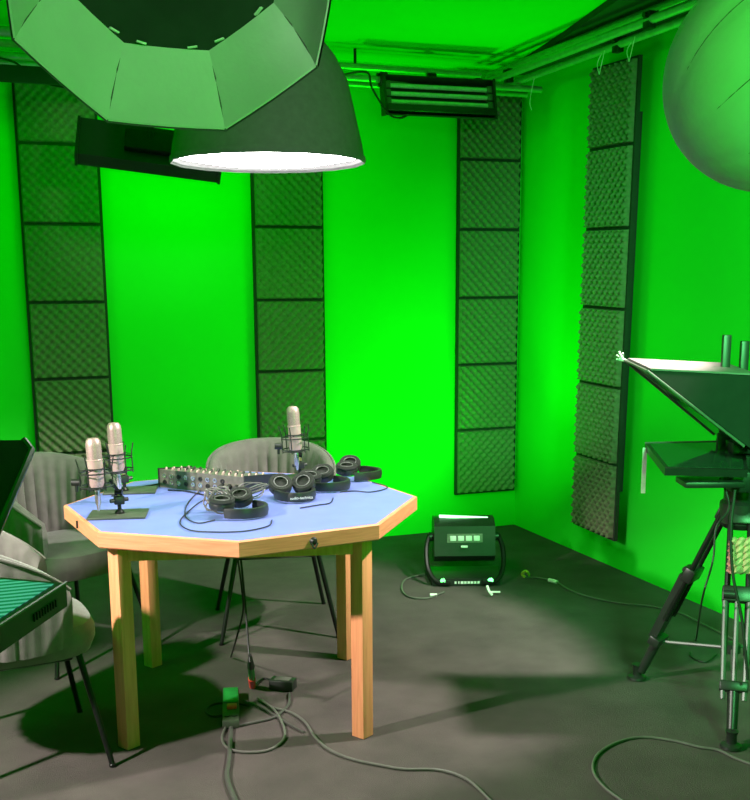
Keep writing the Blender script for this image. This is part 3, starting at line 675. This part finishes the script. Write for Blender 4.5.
# camera body behind the hood, mostly out of frame
vc = thing('video_camera', 'black video camera behind the hood at the right edge of the view', 'video camera', at_d(775, 470, 3.66))
m = MB(); m.box(at_d(785, 425, 3.66), (.20, .13, .15), rot=-YAW, bev=.01); m.build('body', 'black', vc)
m = MB(); a = at_d(765, 425, 3.66); m.cyl(a, a-RT*.06, .042, seg=24); m.build('lens', 'black', vc)
m = MB(); a = at_d(775, 360, 3.66); m.tube([a-Vector((0, 0, .07)), a, a+RT*.12, a+RT*.12-Vector((0, 0, .07))], .012, 8); m.build('handle', 'black', vc)
cable([at_d(720, 478, 3.62), at_d(727, 495, 3.6), at_d(728, 510, 3.6), at_d(716, 528, 3.6), at_d(713, 560, 3.6), at_d(702, 600, 3.6), fl(696, 640), fl(690, 655), fl(705, 662), fl(716, 655)], .0035, 'bcable', 'thin black cable hanging from the right prompter down to the floor')
cable([at_d(735, 490, 3.5), at_d(731, 530, 3.5), at_d(733, 575, 3.5), at_d(742, 620, 3.5), at_d(748, 680, 3.5)], .005, 'bcable', 'black cable winding down the nearest leg of the right tripod')
# ---------------------------------------------------------------- prompter, left foreground
zc = .95
k0 = on_z(66, 583, zc); k1 = on_z(-40, 574, zc); k2 = on_z(-40, 668, zc); k3 = k1+(k2-k0)
e1 = (k1-k0).normalized(); e2 = (k2-k0).normalized()
e2 = (e2-e1*e2.dot(e1)*.35).normalized()
k1 = k0+e1*.36; k2 = k0+e2*.30; k3 = k0+e1*.36+e2*.30
ctr = (k0+k3)/2
t = thing('teleprompter', 'black teleprompter in the left foreground with a lit screen of green text lines', 'teleprompter', (ctr.x, ctr.y, 0))
m = MB(); m.prism([k0, k1, k3, k2], (0, 0, -.045)); m.build('monitor', 'black', t, smooth=False)
lo = Matrix.Rotation(math.atan2(e1.y, e1.x), 4, 'Z')
so = MB(); so.prism([ctr.lerp(p, .90)+Vector((0, 0, .0006)) for p in (k0, k1, k3, k2)], (0, 0, .001)); so.build('lit_screen', 'screen', t, smooth=False)
m = MB(); m.tube([k0+Vector((0, 0, .001)), k2+Vector((0, 0, .001))], .003, 6); m.build('screen_rim', 'lcable', t)
side = (k2-k0).normalized(); sn = Vector((side.y, -side.x, 0)); sn = sn if sn.dot(RT) > 0 else -sn
mt = Matrix.Translation(k0+side*.10+Vector((0, 0, -.024))+sn*.0012) @ Matrix(((-side.x, 0, sn.x, 0), (-side.y, 0, sn.y, 0), (0, 1, 0, 0), (0, 0, 0, 1)))
# raised ribs standing in for embossed lettering on the frame side
m = MB()
for k in range(9): m.box(k0+side*(.05+.011*k)+Vector((0, 0, -.024))+sn*.001, (.004, .004, .014), rot=math.atan2(side.y, side.x))
m.build('lettering_stand_in_ribs', 'blackm', t)
# tilted reflector hood above
hb = [at_d(-60, 441, 1.95), at_d(24, 440, 1.95), at_d(32, 450, 1.92), at_d(0, 526, 1.75), at_d(-30, 600, 1.62), at_d(-60, 600, 1.62)]
m = MB(); m.prism(hb, -away*.0+RT*-.02+Vector((0, 0, -.012))); m.build('hood', 'matte', t, smooth=False)
m = MB(); m.tube([hb[1], hb[2], hb[3], hb[4]], .006, 6); m.build('hood_edge', 'black', t)
m = MB(); pst = ctr+e1*.1; m.cyl((pst.x, pst.y, .70), (pst.x, pst.y, zc-.045), .03); m.build('column', 'black', t)
for k in range(3):
    a = R(170+120*k); m = MB(); m.tube([(pst.x, pst.y, .74), (pst.x+.40*math.cos(a), pst.y+.40*math.sin(a), .006)], .016, 8); m.build('leg', 'blackm', t)
# ---------------------------------------------------------------- cables hanging under the table, power strip
cable([at_d(238, 560, 3.75), at_d(242, 590, 3.75), at_d(243, 612, 3.78), at_d(236, 640, 3.85), on_z(231, 657, .01)], .0035, 'bcable', 'black cable hanging below the table centre, ending at the floor on the left')
cable([at_d(241, 560, 3.75), at_d(245, 600, 3.74), at_d(248, 640, 3.72), at_d(250, 662, 3.70)], .004, 'bcable', 'black cable hanging below the table centre, ending in the red-tipped plug')
m = MB(); a, b = at_d(250, 655, 3.70), on_z(252.5, 686, .008); m.cyl(a, a.lerp(b, .35), .006, .014, seg=12); 
t = thing('power_plug', 'black plug with a red tip hanging just above the floor under the table', 'plug', b)
m.build('body', 'black', t)
m = MB(); m.cyl(a.lerp(b, .35), a.lerp(b, .72), .012, .012, seg=12); m.build('sleeve', 'lidg', t)
m = MB(); m.cyl(a.lerp(b, .72), b, .014, .013, seg=12); m.build('tip', 'red', t)
s0, s1 = fl(231, 696, 0), fl(231, 729, 0); sd_ = (s1-s0).normalized(); sc = (s0+s1)/2; rz = math.atan2(sd_.y, sd_.x); Ls = (s1-s0).length
t = thing('power_strip', 'small power strip with a green cover and red switch on the floor', 'power strip', sc, rz)
m = MB(); m.box((0, 0, .016), (Ls, .058, .030), bev=.004); m.build('body', 'plate', t, local=True)
m = MB(); m.box((-Ls*.25, 0, .035), (Ls*.42, .054, .008), bev=.002); m.build('cover', 'lidg', t, local=True)
m = MB(); m.box((Ls*.12, .004, .036), (.035, .034, .010), bev=.002); m.build('switch', 'red', t, local=True)
for k in (-1, 1):
    m = MB(); m.lathe([(.012, 0), (.012, .004)], (Ls*.36, k*.013, .031), (0, 0, 1), 12); m.build('socket', 'black', t, local=True)
t = thing('power_adapter', 'black power adapter brick on the floor right of the power strip', 'adapter', fl(283, 689, 0), R(-35))
m = MB(); m.box((0, 0, .021), (.095, .055, .040), bev=.006); m.build('body', 'black', t, local=True)
m = MB(); m.box((0, .0, .0415), (.06, .035, .001)); m.build('label_plate', 'lcable', t, local=True)
cable([fl(252, 688), fl(262, 679), fl(270, 680), fl(275, 686)], .0035, 'bcable', 'short black lead between the red-tipped plug and the adapter brick')
cable([fl(289, 693), fl(289, 703), fl(282, 712), fl(272, 718), fl(255, 722), fl(236, 726)], .005, 'cable', 'lead curving from the adapter brick back to the power strip')
cable([fl(231, 728), fl(230, 745), fl(229, 760), fl(227, 775), fl(230, 788), fl(238, 806)], .008, 'cable', 'thick grey cable running from the power strip toward the camera')
cable([fl(257, 698), fl(272, 707), fl(290, 712), fl(305, 722), fl(315, 737), fl(330, 750), fl(352, 759), fl(380, 765), fl(405, 769), fl(440, 770), fl(468, 780), fl(492, 802)], .0045, 'lcable', 'long grey cable running from under the table to the bottom edge of the view')
cable([fl(262, 700), fl(276, 712), fl(284, 728), fl(283, 740), fl(268, 750), fl(245, 752), fl(228, 748), fl(222, 738), fl(226, 726)], .0045, 'lcable', 'grey cable coiled in a wide loop right of the power strip')
cable([fl(250, 706), fl(232, 703), fl(214, 704), fl(206, 710), fl(212, 716), fl(228, 715)], .004, 'bcable', 'black cable looping left of the power strip')
cable([fl(243, 700), fl(258, 706), fl(276, 716), fl(292, 726), fl(304, 732)], .004, 'cable', 'thin grey cable crossing between the coiled loop and the adapter brick')
cable([fl(625, 803), fl(603, 786), fl(593, 770), fl(597, 755), fl(615, 743), fl(640, 737), fl(670, 740), fl(700, 747), fl(718, 750), fl(735, 758), fl(756, 766)], .0045, 'lcable', 'grey cable curving across the floor at the foot of the right tripod')
